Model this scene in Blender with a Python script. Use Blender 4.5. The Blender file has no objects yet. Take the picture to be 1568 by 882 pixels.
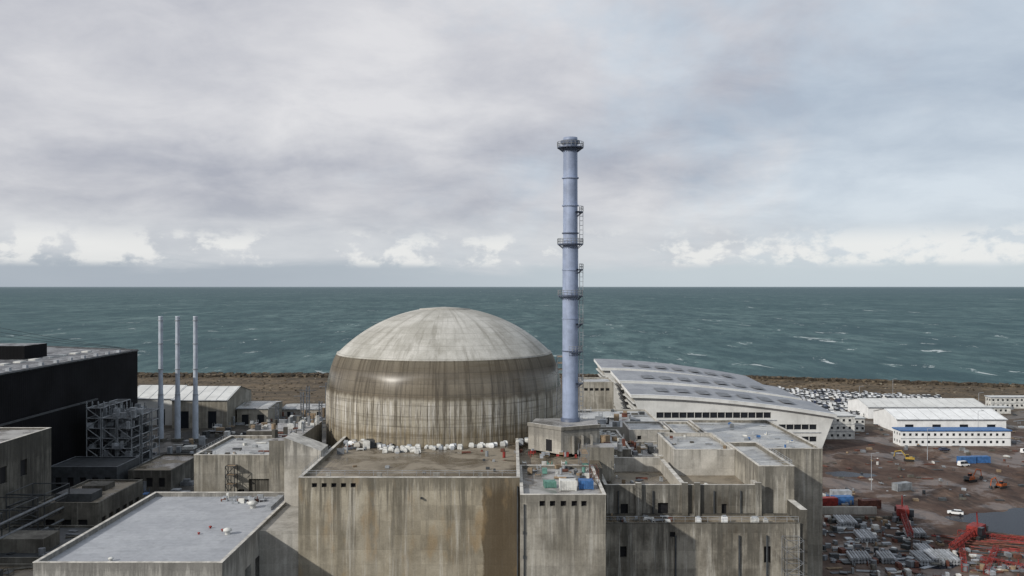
import bpy, math, random
from mathutils import Vector, Matrix
random.seed(7)
R=random.Random(11)
sc=bpy.context.scene
# ------------------------------------------------------------ materials
MATS={}
def nt(name):
    m=bpy.data.materials.new(name); m.use_nodes=True
    t=m.node_tree; b=t.nodes['Principled BSDF']
    MATS[name]=m
    return m,t,b
class N:
    def __init__(s,t): s.t=t
    def n(s,typ,**k):
        x=s.t.nodes.new(typ)
        for a,v in k.items(): setattr(x,a,v)
        return x
    def l(s,a,b): s.t.links.new(a,b)
    def setin(s,node,i,v):
        if isinstance(v,(int,float,tuple,list)): node.inputs[i].default_value=v
        else: s.l(v,node.inputs[i])
    def math(s,op,a,b=0.0,c=0.0,clamp=False):
        x=s.n('ShaderNodeMath',operation=op); x.use_clamp=clamp
        s.setin(x,0,a); s.setin(x,1,b); s.setin(x,2,c); return x.outputs[0]
    def mix(s,f,a,b,bt='MIX'):
        x=s.n('ShaderNodeMixRGB',blend_type=bt)
        def c4(v): return (v[0],v[1],v[2],1) if isinstance(v,(tuple,list)) and len(v)==3 else v
        s.setin(x,0,f); s.setin(x,1,c4(a)); s.setin(x,2,c4(b)); return x.outputs[0]
    def noise(s,vec,scale,detail=4,rough=.55,dist=0):
        x=s.n('ShaderNodeTexNoise'); 
        if vec is not None: s.l(vec,x.inputs['Vector'])
        x.inputs['Scale'].default_value=scale; x.inputs['Detail'].default_value=detail
        x.inputs['Roughness'].default_value=rough; x.inputs['Distortion'].default_value=dist
        return x.outputs['Fac']
    def mapr(s,v,a,b,c=0.0,d=1.0,smooth=True):
        x=s.n('ShaderNodeMapRange'); x.interpolation_type='SMOOTHSTEP' if smooth else 'LINEAR'
        s.setin(x,0,v); s.setin(x,1,a); s.setin(x,2,b); s.setin(x,3,c); s.setin(x,4,d); return x.outputs[0]
    def scalev(s,vec,sx,sy,sz):
        x=s.n('ShaderNodeMapping'); s.l(vec,x.inputs[0]); x.inputs['Scale'].default_value=(sx,sy,sz); return x.outputs[0]
    def comb(s,x,y,z):
        c=s.n('ShaderNodeCombineXYZ'); s.setin(c,0,x); s.setin(c,1,y); s.setin(c,2,z); return c.outputs[0]
    def sep(s,v):
        c=s.n('ShaderNodeSeparateXYZ'); s.l(v,c.inputs[0]); return c.outputs
    def bump(s,h,strength,dist,b):
        x=s.n('ShaderNodeBump'); x.inputs['Strength'].default_value=strength; x.inputs['Distance'].default_value=dist
        s.l(h,x.inputs['Height']); s.l(x.outputs[0],b.inputs['Normal'])
def simple(name,col,rough=.7,var=.25,scale=.6,metal=0.0,spec=.4,dirt=None):
    m,t,b=nt(name); g=N(t)
    tc=g.n('ShaderNodeTexCoord').outputs['Object']
    f=g.noise(tc,scale,4,.65)
    f=g.mapr(f,.3,.7)
    d=tuple(c*(1-var) for c in col) if dirt is None else dirt
    l=tuple(min(1,c*(1+var*.5)) for c in col)
    c=g.mix(f,d,l)
    st=g.noise(g.scalev(tc,1.4,1.4,.12),1,3,.7)
    c=g.mix(g.math('MULTIPLY',g.mapr(st,.5,.7),min(.55,var)),c,tuple(k*.45 for k in col))
    g.l(c,b.inputs['Base Color']); b.inputs['Roughness'].default_value=rough
    b.inputs['Metallic'].default_value=metal; b.inputs['Specular IOR Level'].default_value=spec
    return m
def concrete(name,base,stain,zt=33.,amt=.5,line=.35,panel=(4.8,2.6),drip=6.,rough=.85,white=.3,bandx=None,pv=.7,dripamt=.85):
    base=tuple(k*.88 for k in base); stain=tuple(k*.80 for k in stain)
    m,t,b=nt(name); g=N(t)
    tc=g.n('ShaderNodeTexCoord').outputs['Object']
    x,y,z=g.sep(tc)
    big=g.mapr(g.noise(tc,.07,5,.6),.40,.62)
    c=g.mix(g.math('MULTIPLY',big,amt),base,stain)
    mid=g.mapr(g.noise(g.scalev(tc,.3,.3,.22),1,5,.65),.42,.66)
    c=g.mix(g.math('MULTIPLY',mid,amt*.6),c,tuple(k*.58 for k in stain))
    u=g.math('ADD',x,y)
    br=g.n('ShaderNodeTexBrick'); g.l(g.comb(u,z,0),br.inputs['Vector'])
    br.offset=0; br.inputs['Scale'].default_value=1; br.inputs['Mortar Size'].default_value=.045; br.inputs['Mortar Smooth'].default_value=.4
    br.inputs['Brick Width'].default_value=panel[0]; br.inputs['Row Height'].default_value=panel[1]
    br.inputs['Color1'].default_value=(pv,pv,pv,1); br.inputs['Color2'].default_value=(1,1,1,1); br.inputs['Mortar'].default_value=(1,1,1,1)
    c=g.mix(.75,c,br.outputs['Color'],'MULTIPLY')
    ln=g.math('MULTIPLY',br.outputs['Fac'],g.math('MULTIPLY',g.mapr(g.noise(tc,.35,2),.35,.6),line))
    c=g.mix(ln,c,tuple(k*.35 for k in base))
    st2=g.noise(g.scalev(tc,1.3,1.3,.07),.8,5,.7)
    c=g.mix(g.math('MULTIPLY',g.mapr(st2,.52,.68),white),c,(.54,.525,.48))
    st=g.noise(g.scalev(tc,.9,.9,.035),.9,6,.72)
    topf=g.mapr(z,zt-drip*1.5,zt,.35,1.0)
    dk=g.mapr(st,.46,.60)
    c=g.mix(g.math('MULTIPLY',g.math('MULTIPLY',dk,topf),dripamt),c,tuple(k*.22 for k in base))
    # short irregular wet fringe just below the top
    fr=g.noise(g.comb(g.math('MULTIPLY',u,.8),0,0),1,5,.75)
    fz=g.math('SUBTRACT',zt,g.math('MULTIPLY',g.mapr(fr,.35,.7),4.2))
    ff=g.mapr(g.math('SUBTRACT',z,fz),-.4,.6)
    c=g.mix(g.math('MULTIPLY',ff,.6),c,tuple(k*.33 for k in base))
    if bandx:
        w=g.math('ADD',x,g.math('MULTIPLY',g.math('SUBTRACT',g.noise(tc,.25,4,.6),.5),2.6))
        bf=g.math('MULTIPLY',g.mapr(w,bandx[0]-.25,bandx[0]+.25),g.mapr(w,bandx[1]+.3,bandx[1]-.3))
        bf=g.math('MULTIPLY',bf,g.mapr(z,33,30,.5,.88))
        c=g.mix(bf,c,(.075,.055,.032))
        ru=g.math('MULTIPLY',g.mapr(g.noise(g.scalev(tc,.5,.5,.18),.6,4,.6),.52,.68),.5)
        c=g.mix(ru,c,(.29,.205,.11))
    fine=g.noise(tc,3.5,4,.7)
    c=g.mix(.55,c,g.mix(g.mapr(fine,.25,.75),(.68,.68,.68),(1.05,1.05,1.05)),'MULTIPLY')
    g.l(c,b.inputs['Base Color']); b.inputs['Roughness'].default_value=rough
    b.inputs['Specular IOR Level'].default_value=.3
    g.bump(g.math('ADD',fine,g.math('MULTIPLY',br.outputs['Fac'],-1.2)),.4,.06,b)
    return m
def roofmat(name,base,wet,amt=.6,spec=.5,seam=None,rmin=.22):
    m,t,b=nt(name); g=N(t)
    tc=g.n('ShaderNodeTexCoord').outputs['Object']
    n1=g.mapr(g.noise(tc,.13,6,.62,.5),.44,.58)
    n2=g.noise(tc,1.2,4,.7); n3=g.mapr(g.noise(tc,.5,5,.7),.5,.7)
    c=g.mix(g.math('MULTIPLY',n1,amt),base,wet)
    c=g.mix(g.math('MULTIPLY',n3,amt*.5),c,tuple(k*.55 for k in wet))
    c=g.mix(.5,c,g.mix(g.mapr(n2,.3,.7),(.7,.7,.7),(1,1,1)),'MULTIPLY')
    if seam:
        br=g.n('ShaderNodeTexBrick'); g.l(tc,br.inputs['Vector']); br.offset=0
        br.inputs['Scale'].default_value=1; br.inputs['Mortar Size'].default_value=.04
        br.inputs['Brick Width'].default_value=seam[0]; br.inputs['Row Height'].default_value=seam[1]
        c=g.mix(g.math('MULTIPLY',br.outputs['Fac'],.35),c,tuple(k*.4 for k in base))
    g.l(c,b.inputs['Base Color'])
    g.l(g.mapr(n1,0,1,.85,rmin,False),b.inputs['Roughness']); b.inputs['Specular IOR Level'].default_value=spec
    g.bump(n2,.15,.04,b)
    return m
concrete('front_concrete',(.47,.425,.335),(.33,.285,.205),zt=33.4,amt=.75,bandx=(-5.2,1.6),white=.45,drip=10)
concrete('concrete',(.43,.405,.35),(.28,.255,.205),zt=32,amt=.8,drip=8,white=.4)
concrete('concrete_light',(.56,.535,.485),(.40,.375,.32),zt=37,amt=.65,line=.3,white=.2,dripamt=.7)
concrete('concrete_left',(.50,.485,.45),(.38,.365,.33),zt=24.5,amt=.6,line=.3,white=.2,drip=4,dripamt=.6)
concrete('concrete_dark',(.19,.18,.155),(.095,.088,.075),zt=26,amt=.85,drip=10,white=.2)
concrete('concrete_aux',(.41,.38,.32),(.14,.12,.092),zt=24.2,amt=1.0,drip=9,white=.55,panel=(6.4,3.2),pv=.55,dripamt=.97)
concrete('concrete_well',(.42,.40,.35),(.14,.125,.10),zt=29.6,amt=1.0,drip=5,white=.6,panel=(5.4,3.2),pv=.55,dripamt=1.0)
simple('coping',(.50,.48,.44),.7,.4,.5)
roofmat('roof_wet',(.24,.205,.155),(.11,.088,.062),.95)
roofmat('roof_grey',(.34,.335,.325),(.17,.16,.15),.85)
roofmat('roof_membrane',(.37,.385,.41),(.29,.305,.33),.6,.3,seam=(60,1.6),rmin=.5)
roofmat('roof_light',(.43,.44,.44),(.20,.20,.195),.85)
roofmat('roof_shell',(.30,.315,.34),(.20,.21,.235),.9,.4,seam=(9,30),rmin=.5)
simple('black',(.008,.008,.010),.8,.3)
simple('dark_steel',(.045,.05,.055),.6,.4)
simple('steel',(.23,.245,.26),.5,.4,.5)
simple('galv',(.33,.35,.375),.5,.35,.5)
simple('grey_frame',(.15,.16,.175),.6,.4,.5)
simple('chimney_paint',(.25,.30,.415),.5,.22,.35)
simple('chimney_dark',(.08,.10,.15),.5,.3)
simple('chimney_light',(.42,.465,.53),.5,.2,.3)
simple('white_paint',(.72,.73,.73),.5,.12,.3)
simple('white_dirty',(.56,.56,.535),.6,.35,.7)
simple('white_clad',(.57,.575,.56),.6,.16,.15)
simple('glass_dark',(.014,.017,.022),.35,.3)
simple('red_paint',(.23,.025,.02),.6,.45,1)
simple('orange_paint',(.38,.09,.02),.55,.4,1)
simple('blue_paint',(.045,.13,.31),.5,.35,1)
simple('green_paint',(.11,.24,.2),.5,.3,1)
simple('yellow_paint',(.40,.27,.05),.5,.4,1)
simple('rust',(.12,.045,.03),.8,.5,1)
simple('wood',(.23,.17,.11),.8,.35,1)
simple('tyre',(.02,.02,.02),.9,.2)
simple('silver_paint',(.45,.46,.48),.35,.15,1)
simple('navy_paint',(.04,.05,.09),.35,.15,1)
simple('rock_a',(.125,.098,.066),.95,.5,.4)
simple('rock_b',(.055,.043,.030),.95,.5,.4)
simple('rock_c',(.21,.185,.145),.95,.4,.4)
m,t,b=nt('hall_cladding'); g=N(t); tc=g.n('ShaderNodeTexCoord').outputs['Object']
x,y,z=g.sep(tc); w=g.math('SINE',g.math('MULTIPLY',g.math('ADD',x,y),5.0))
c=g.mix(g.mapr(g.noise(tc,.08,4),.3,.7),(.005,.005,.006),(.010,.010,.012)); g.l(c,b.inputs['Base Color'])
b.inputs['Roughness'].default_value=.75; b.inputs['Specular IOR Level'].default_value=.08; g.bump(w,.2,.06,b)
m,t,b=nt('hall_roof'); g=N(t); tc=g.n('ShaderNodeTexCoord').outputs['Object']
br=g.n('ShaderNodeTexBrick'); g.l(tc,br.inputs['Vector']); br.offset=0
br.inputs['Scale'].default_value=1; br.inputs['Mortar Size'].default_value=.5; br.inputs['Brick Width'].default_value=9; br.inputs['Row Height'].default_value=5
br.inputs['Color1'].default_value=(.08,.08,.085,1); br.inputs['Color2'].default_value=(.19,.20,.21,1); br.inputs['Mortar'].default_value=(.32,.33,.34,1)
c=g.mix(g.mapr(g.noise(tc,.2,6,.7),.45,.6),br.outputs['Color'],(.05,.05,.055))
g.l(c,b.inputs['Base Color']); b.inputs['Roughness'].default_value=.6
# dome
m,t,b=nt('dome_concrete'); g=N(t); tc=g.n('ShaderNodeTexCoord').outputs['Object']
x,y,z=g.sep(tc)
th=g.math('MULTIPLY',g.math('ARCTAN2',x,g.math('MULTIPLY',y,-1.0)),28.5)
wob=g.math('MULTIPLY',g.math('SUBTRACT',g.noise(g.scalev(tc,.7,.7,.1),.8,6,.65),.5),3.0)
low=g.mapr(z,50.9,50.7)
zz=g.math('ADD',z,g.math('MULTIPLY',wob,low))
cr=g.n('ShaderNodeValToRGB'); g.l(g.mapr(zz,31,63,0,1,False),cr.inputs[0])
def zp(v): return (v-31)/32
st=[(31.5,(.17,.14,.09)),(33.2,(.26,.22,.15)),(35,(.20,.16,.10)),(37,(.32,.29,.225)),(41,(.38,.35,.29)),(42.2,(.33,.30,.24)),(43,(.14,.115,.08)),(45.5,(.185,.158,.117)),(48,(.125,.105,.078)),(51.0,(.155,.135,.10))]
cr.color_ramp.elements[0].position=zp(st[0][0]); cr.color_ramp.elements[0].color=(*st[0][1],1)
cr.color_ramp.elements[1].position=zp(st[-1][0]); cr.color_ramp.elements[1].color=(*st[-1][1],1)
for zv,cv in st[1:-1]:
    e=cr.color_ramp.elements.new(zp(zv)); e.color=(*cv,1)
cap=g.mix(g.mapr(g.noise(tc,.12,6,.65),.38,.62),(.35,.34,.305),(.49,.48,.445))
ringp=g.math('FRACT',g.math('DIVIDE',g.math('SUBTRACT',z,51.1),2.6))
cap=g.mix(g.math('MULTIPLY',g.mapr(ringp,.0,.07,1,0),.4),cap,(.17,.16,.14))
capst=g.noise(g.comb(g.math('MULTIPLY',th,.35),g.math('MULTIPLY',z,.12),0),1.0,6,.7)
cap=g.mix(g.math('MULTIPLY',g.mapr(capst,.48,.66),.55),cap,(.21,.20,.17))
c=g.mix(low,cap,cr.outputs[0])
s1=g.noise(g.comb(g.math('MULTIPLY',th,1.1),g.math('MULTIPLY',z,.03),3.),1.,6,.78)
f=g.math('MULTIPLY',g.mapr(s1,.46,.6),g.math('MULTIPLY',g.mapr(z,42.6,41.6),g.mapr(z,32,37,.3,1)))
c=g.mix(g.math('MULTIPLY',f,.75),c,(.60,.58,.54))
s2=g.noise(g.comb(g.math('MULTIPLY',th,.8),g.math('MULTIPLY',z,.028),9.),1.1,6,.8)
f=g.math('MULTIPLY',g.mapr(s2,.48,.59),low)
c=g.mix(g.math('MULTIPLY',f,.82),c,(.075,.06,.04))
hz=g.noise(g.comb(g.math('MULTIPLY',th,.05),g.math('MULTIPLY',z,.9),0),1,4,.6)
c=g.mix(g.math('MULTIPLY',g.math('MULTIPLY',g.mapr(hz,.5,.68),low),.55),c,(.10,.08,.05))
br=g.n('ShaderNodeTexBrick'); g.l(g.comb(th,z,0),br.inputs['Vector']); br.offset=.0
br.inputs['Scale'].default_value=1; br.inputs['Mortar Size'].default_value=.06; br.inputs['Brick Width'].default_value=2.55; br.inputs['Row Height'].default_value=2.3
br.inputs['Color1'].default_value=(.75,.75,.75,1); br.inputs['Color2'].default_value=(1,1,1,1); br.inputs['Mortar'].default_value=(.5,.5,.5,1)
c=g.mix(g.mapr(low,0,1,.35,.8),c,br.outputs['Color'],'MULTIPLY')
fine=g.noise(tc,2.5,4,.7)
c=g.mix(.45,c,g.mix(g.mapr(fine,.25,.75),(.68,.68,.68),(1.05,1.05,1.05)),'MULTIPLY')
g.l(c,b.inputs['Base Color'])
wet=g.math('MULTIPLY',g.mapr(z,41.5,43.5),g.mapr(z,49,46))
g.l(g.mapr(wet,0,1,.85,.22,False),b.inputs['Roughness']); b.inputs['Specular IOR Level'].default_value=.5
g.bump(fine,.08,.04,b)
# sea
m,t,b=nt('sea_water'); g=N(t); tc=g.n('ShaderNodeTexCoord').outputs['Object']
x,y,z=g.sep(tc)
lg=g.noise(g.scalev(tc,.0016,.0007,1),1,4,.6)
md=g.noise(g.scalev(tc,.032,.010,1),1,6,.75)
mf=g.noise(g.scalev(tc,.008,.0022,1),1,6,.75)
c=g.mix(g.mapr(lg,.35,.65),(.060,.112,.118),(.095,.155,.158))
c=g.mix(g.mapr(md,.40,.60,0,.85),c,(.028,.062,.072))
c=g.mix(g.mapr(mf,.46,.62,0,.7),c,(.030,.066,.078))
c=g.mix(g.mapr(mf,.45,.34,0,.6),c,(.125,.19,.19))
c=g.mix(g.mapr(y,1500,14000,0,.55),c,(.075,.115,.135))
c=g.mix(g.mapr(y,12000,60000,0,.5),c,(.20,.25,.28))  # distance haze painted into the sea colour towards the horizon
w1=g.noise(g.scalev(tc,.024,.0085,1),1.0,6,.72,.8)
w2=g.noise(g.scalev(tc,.009,.0024,1),1,6,.76,.6)
area=g.mapr(g.noise(g.scalev(tc,.004,.0015,1),1,3),.38,.56,.3,1)
wc=g.math('MAXIMUM',g.math('MULTIPLY',g.mapr(w1,.615,.655),g.mapr(y,2400,1200)),g.math('MULTIPLY',g.mapr(w2,.635,.68),g.mapr(y,950,1500)))
wc=g.math('MULTIPLY',wc,area)
c=g.mix(g.math('MULTIPLY',wc,.75),c,(.55,.60,.60))
g.l(c,b.inputs['Base Color']); b.inputs['Roughness'].default_value=.65; b.inputs['Specular IOR Level'].default_value=.08
g.bump(md,.8,3.0,b)
# ground
m,t,b=nt('ground_mud'); g=N(t); tc=g.n('ShaderNodeTexCoord').outputs['Object']
x,y,z=g.sep(tc)
n1=g.noise(tc,.035,6,.65,.5); n2=g.noise(tc,.3,5,.7); n3=g.noise(g.scalev(tc,.2,.04,1),1,5,.7)
mud=g.mix(g.mapr(n1,.38,.62),(.070,.043,.033),(.145,.105,.083))
mud=g.mix(g.mapr(n3,.48,.64,0,.7),mud,(.035,.026,.023))
asp=g.mix(g.mapr(n1,.35,.65),(.035,.035,.035),(.085,.08,.072))
c=g.mix(g.mapr(g.math('ADD',x,g.math('MULTIPLY',n1,30)),70,90),asp,mud)
c=g.mix(g.mapr(g.math('ADD',y,g.math('MULTIPLY',n1,60)),440,470,0,.6),c,(.10,.088,.07))
c=g.mix(.6,c,g.mix(g.mapr(n2,.3,.7),(.5,.5,.5),(1.1,1.1,1.1)),'MULTIPLY')
g.l(c,b.inputs['Base Color'])
g.l(g.mapr(n1,.50,.56,.9,.4),b.inputs['Roughness']); b.inputs['Specular IOR Level'].default_value=.2
g.bump(n2,.5,.4,b)
m,t,b=nt('puddle_water'); g=N(t); b.inputs['Base Color'].default_value=(.012,.014,.022,1); b.inputs['Roughness'].default_value=.25; b.inputs['Specular IOR Level'].default_value=.06
m,t,b=nt('embankment'); g=N(t); tc=g.n('ShaderNodeTexCoord').outputs['Object']
n1=g.noise(g.scalev(tc,.03,.12,.3),1,6,.7); n2=g.noise(tc,.35,5,.75)
c=g.mix(g.mapr(n1,.38,.62),(.060,.045,.028),(.135,.10,.062))
c=g.mix(g.mapr(n2,.45,.62,0,.7),c,(.035,.028,.018))
g.l(c,b.inputs['Base Color']); b.inputs['Roughness'].default_value=.95; g.bump(n2,.8,1.0,b)

# ------------------------------------------------------------ mesh builder
class MB:
    def __init__(s): s.v=[];s.f=[];s.m=[];s.ml=[];s.T=None;s.sm=[]
    def mi(s,m):
        if m not in s.ml: s.ml.append(m)
        return s.ml.index(m)
    def add(s,vs,fs,m,smooth=False):
        o=len(s.v)
        for p in vs:
            p=Vector(p)
            if s.T is not None: p=s.T@p
            s.v.append(p)
        k=s.mi(m)
        for f in fs: s.f.append([i+o for i in f]); s.m.append(k); s.sm.append(smooth)
    def box(s,x0,x1,y0,y1,z0,z1,m,top=None):
        v=[(x0,y0,z0),(x1,y0,z0),(x1,y1,z0),(x0,y1,z0),(x0,y0,z1),(x1,y0,z1),(x1,y1,z1),(x0,y1,z1)]
        s.add(v,[(0,3,2,1),(0,1,5,4),(1,2,6,5),(2,3,7,6),(3,0,4,7)],m)
        s.add(v[4:],[(0,1,2,3)],top or m)
    def prism(s,fp,z0,z1,m,top=None):
        n=len(fp); zt=z1 if isinstance(z1,(list,tuple)) else [z1]*n
        v=[(p[0],p[1],z0) for p in fp]+[(p[0],p[1],zt[i]) for i,p in enumerate(fp)]
        s.add(v,[(i,(i+1)%n,n+(i+1)%n,n+i) for i in range(n)],m)
        s.add(v[n:],[tuple(range(n))],top or m)
    def beam(s,p,q,r,m,sides=4,r2=None,caps=True):
        p=Vector(p);q=Vector(q);d=(q-p)
        if d.length<1e-6: return
        d.normalize(); a=d.orthogonal().normalized(); bb=d.cross(a); r2=r if r2 is None else r2
        v=[];o=math.pi/4 if sides==4 else 0
        for (c,rr) in ((p,r),(q,r2)):
            for i in range(sides):
                t=2*math.pi*i/sides+o; v.append(c+a*math.cos(t)*rr+bb*math.sin(t)*rr)
        s.add(v,[(i,(i+1)%sides,sides+(i+1)%sides,sides+i) for i in range(sides)],m,sides>6)
        if caps: s.add(v,[tuple(range(sides)),tuple(range(sides,2*sides))],m)
    def ring(s,cx,cy,r0,r1,z0,z1,m,n=28):
        v=[]
        for r,z in ((r0,z0),(r1,z0),(r1,z1),(r0,z1)):
            for i in range(n):
                t=2*math.pi*i/n; v.append((cx+r*math.cos(t),cy+r*math.sin(t),z))
        f=[]
        for k in range(4):
            for i in range(n):
                j=(i+1)%n; f.append((k*n+i,k*n+j,((k+1)%4)*n+j,((k+1)%4)*n+i))
        s.add(v,f,m)
    def rev(s,prof,m,cx=0,cy=0,n=24):
        v=[];k=len(prof)
        for (r,z) in prof:
            for i in range(n):
                t=2*math.pi*i/n; v.append((cx+r*math.cos(t),cy+r*math.sin(t),z))
        f=[(a*n+i,a*n+(i+1)%n,(a+1)*n+(i+1)%n,(a+1)*n+i) for a in range(k-1) for i in range(n)]
        s.add(v,f,m,True)
    def lattice(s,p,q,w,n,r,m):
        p=Vector(p);q=Vector(q);d=(q-p).normalized()
        up=Vector((0,0,1)) if abs(d.z)<.9 else Vector((0,1,0))
        a=d.cross(up).normalized()*w/2; b=a.cross(d).normalized()*w/2
        cs=[a+b,a-b,-a-b,-a+b]
        for c in cs: s.beam(p+c,q+c,r,m)
        for i in range(n):
            A=p.lerp(q,i/n);B=p.lerp(q,(i+1)/n)
            for k in range(4):
                c1=cs[k];c2=cs[(k+1)%4]
                s.beam(A+c1,A+c2,r*.7,m); s.beam(A+(c1 if i%2 else c2),B+(c2 if i%2 else c1),r*.7,m)
    def scaffold(s,x0,x1,y0,y1,z0,z1,m,step=2.0,r=.06,deck='wood'):
        for x in (x0,x1):
            for y in (y0,y1): s.beam((x,y,z0),(x,y,z1),r,m)
        z=z0+step;k=0
        while z<=z1+.01:
            for (a,b_) in (((x0,y0),(x1,y0)),((x1,y0),(x1,y1)),((x1,y1),(x0,y1)),((x0,y1),(x0,y0))):
                s.beam((*a,z),(*b_,z),r*.8,m); 
            s.beam((x0,y0,z-step),(x1,y0,z),r*.8,m) if k%2 else s.beam((x1,y0,z-step),(x0,y0,z),r*.8,m)
            s.beam((x0,y1,z-step),(x0,y0,z),r*.8,m)
            if deck: s.box(x0+.1,x1-.1,y0+.1,y1-.1,z-.06,z,deck)
            z+=step;k+=1
    def rail(s,pts,z,m='galv',h=1.1,step=2.0,r=.035):
        for a,b_ in zip(pts[:-1],pts[1:]):
            a=Vector((*a,z));b_=Vector((*b_,z));L=(b_-a).length;n=max(1,int(L/step))
            for i in range(n+1):
                p=a.lerp(b_,i/n); s.beam(p,p+Vector((0,0,h)),r,m,caps=False)
            for hh in (h,h*.55): s.beam(a+Vector((0,0,hh)),b_+Vector((0,0,hh)),r,m,caps=False)
    def facade(s,o,u,L,z0,z1,ops,inn,mw,mo='glass_dark',depth=.25):
        us=sorted({0,L}|{a for p in ops for a in p[:2]}); zs=sorted({z0,z1}|{a for p in ops for a in p[2:4]})
        P=lambda a,z,d=0:(o[0]+u[0]*a+inn[0]*d,o[1]+u[1]*a+inn[1]*d,z)
        for i in range(len(us)-1):
            for j in range(len(zs)-1):
                ca=(us[i]+us[i+1])/2;cz=(zs[j]+zs[j+1])/2
                if any(p[0]<ca<p[1] and p[2]<cz<p[3] for p in ops): continue
                s.add([P(us[i],zs[j]),P(us[i+1],zs[j]),P(us[i+1],zs[j+1]),P(us[i],zs[j+1])],[(0,1,2,3)],mw)
        for p in ops:
            a,b_,c,d=p[:4]; mm=p[4] if len(p)>4 else mo
            v=[P(a,c),P(b_,c),P(b_,d),P(a,d),P(a,c,depth),P(b_,c,depth),P(b_,d,depth),P(a,d,depth)]
            s.add(v,[(0,1,5,4),(1,2,6,5),(2,3,7,6),(3,0,4,7)],mw); s.add(v[4:],[(0,1,2,3)],mm)
    def obj(s,name,parent=None,loc=None):
        me=bpy.data.meshes.new(name); me.from_pydata([tuple(p) for p in s.v],[],s.f)
        for m in s.ml: me.materials.append(MATS[m])
        me.polygons.foreach_set('material_index',s.m); me.polygons.foreach_set('use_smooth',s.sm); me.update()
        ob=bpy.data.objects.new(name,me); sc.collection.objects.link(ob)
        if parent: ob.parent=parent
        if loc: ob.location=loc
        return ob
class G:
    def __init__(s,name,loc=None): s.name=name; s.p={}; s.loc=loc
    def __getitem__(s,k):
        if k not in s.p: s.p[k]=MB()
        return s.p[k]
    def done(s):
        e=bpy.data.objects.new(s.name,None); sc.collection.objects.link(e)
        if s.loc: e.location=s.loc
        for k,m in s.p.items(): m.obj(k,e)
        return e
def block(g,x0,x1,y0,y1,z0,z1,wall,roof,ph=.9,pt=.5,of=(),orr=(),ol=(),depth=.5,cop='coping',mo='black'):
    w=g['walls']
    w.facade((x0,y0),(1,0),x1-x0,z0,z1,list(of),(0,1),wall,mo,depth)
    w.facade((x1,y0),(0,1),y1-y0,z0,z1,list(orr),(-1,0),wall,mo,depth)
    w.facade((x0,y1),(1,0),x1-x0,z0,z1,[],(0,-1),wall,mo,depth)
    w.facade((x0,y0),(0,1),y1-y0,z0,z1,list(ol),(1,0),wall,mo,depth)
    g['roof'].add([(x0,y0,z1),(x1,y0,z1),(x1,y1,z1),(x0,y1,z1)],[(0,1,2,3)],roof)
    if ph>0:
        p=g['parapet']; e=.003
        A=[(x0,x1,y0,y0+pt),(x0,x1,y1-pt,y1),(x0,x0+pt,y0+pt+e,y1-pt-e),(x1-pt,x1,y0+pt+e,y1-pt-e)]
        for a in A: p.box(*a,z1+.002,z1+ph,wall)
        c=g['coping']; q=.06
        A=[(x0-q,x1+q,y0-q,y0+pt+q),(x0-q,x1+q,y1-pt-q,y1+q),(x0-q,x0+pt+q,y0+pt+q+e,y1-pt-q-e),(x1-pt-q,x1+q,y0+pt+q+e,y1-pt-q-e)]
        for a in A: c.box(*a,z1+ph+.002,z1+ph+.10,cop)
def clutter(mb,x0,x1,y0,y1,z,n,rr,mats,smin=.4,smax=2.0,hmax=1.6):
    for i in range(n):
        x=rr.uniform(x0,x1);y=rr.uniform(y0,y1);a=rr.uniform(smin,smax);b_=rr.uniform(smin,smax);h=rr.uniform(.25,hmax)
        m=rr.choice(mats); k=rr.random()
        mb.T=Matrix.Translation((x,y,z))@Matrix.Rotation(rr.choice([0,.1,-.15,rr.uniform(0,3)]),4,'Z')
        if k<.4: mb.box(-a/2,a/2,-b_/2,b_/2,0.01,h,m)
        elif k<.5: mb.box(-a/2,a/2,-b_/2,b_/2,0.01,h*.6,m); mb.box(-a*.3,a*.2,-b_*.3,b_*.3,h*.6+.003,h,rr.choice(mats))
        elif k<.65: mb.beam((0,0,0.01),(0,0,h*1.2),a*.3,m,10)
        elif k<.85:
            for j in range(4): mb.beam((-a*1.2,j*.3,.15),(a*1.2,j*.3,.15),.12,m,6)
        else:
            mb.box(-a/2,a/2,-b_/2,b_/2,h*.5,h*.55,m)
            for sx in (-1,1):
                for sy in (-1,1): mb.beam((sx*a*.45,sy*b_*.45,0),(sx*a*.45,sy*b_*.45,h),.05,m)
        mb.T=None
SITE=['steel','galv','white_dirty','dark_steel','wood','rust','concrete_dark','white_dirty','steel','grey_frame']

# ------------------------------------------------------------ terrain
crest=[(-1500,560,8),(-600,585,8),(-249,603,8),(0,610,7),(162,620,5.),(316,564,5.),(600,470,5),(1500,300,5)]
footd=[110,110,108,100,24,60,80,90]
def interp(xx):
    for i in range(len(crest)-1):
        a,b_=crest[i],crest[i+1]
        if a[0]<=xx<=b_[0]:
            t=(xx-a[0])/(b_[0]-a[0]); return a[1]+(b_[1]-a[1])*t,a[2]+(b_[2]-a[2])*t,footd[i]+(footd[i+1]-footd[i])*t
gm=MB()
for i in range(len(crest)-1):
    a,b_=crest[i],crest[i+1]
    gm.add([(a[0],-400,0),(b_[0],-400,0),(b_[0],b_[1]+4,0),(a[0],a[1]+4,0)],[(0,1,2,3)],'ground_mud')
gm.obj('ground')
s=MB(); E=60000
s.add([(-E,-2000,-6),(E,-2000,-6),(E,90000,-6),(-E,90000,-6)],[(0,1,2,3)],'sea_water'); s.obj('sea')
bw=G('breakwater'); mb=bw['embankment_slope']; rows=14; cols=320; vs=[]
rr=random.Random(3)
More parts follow.
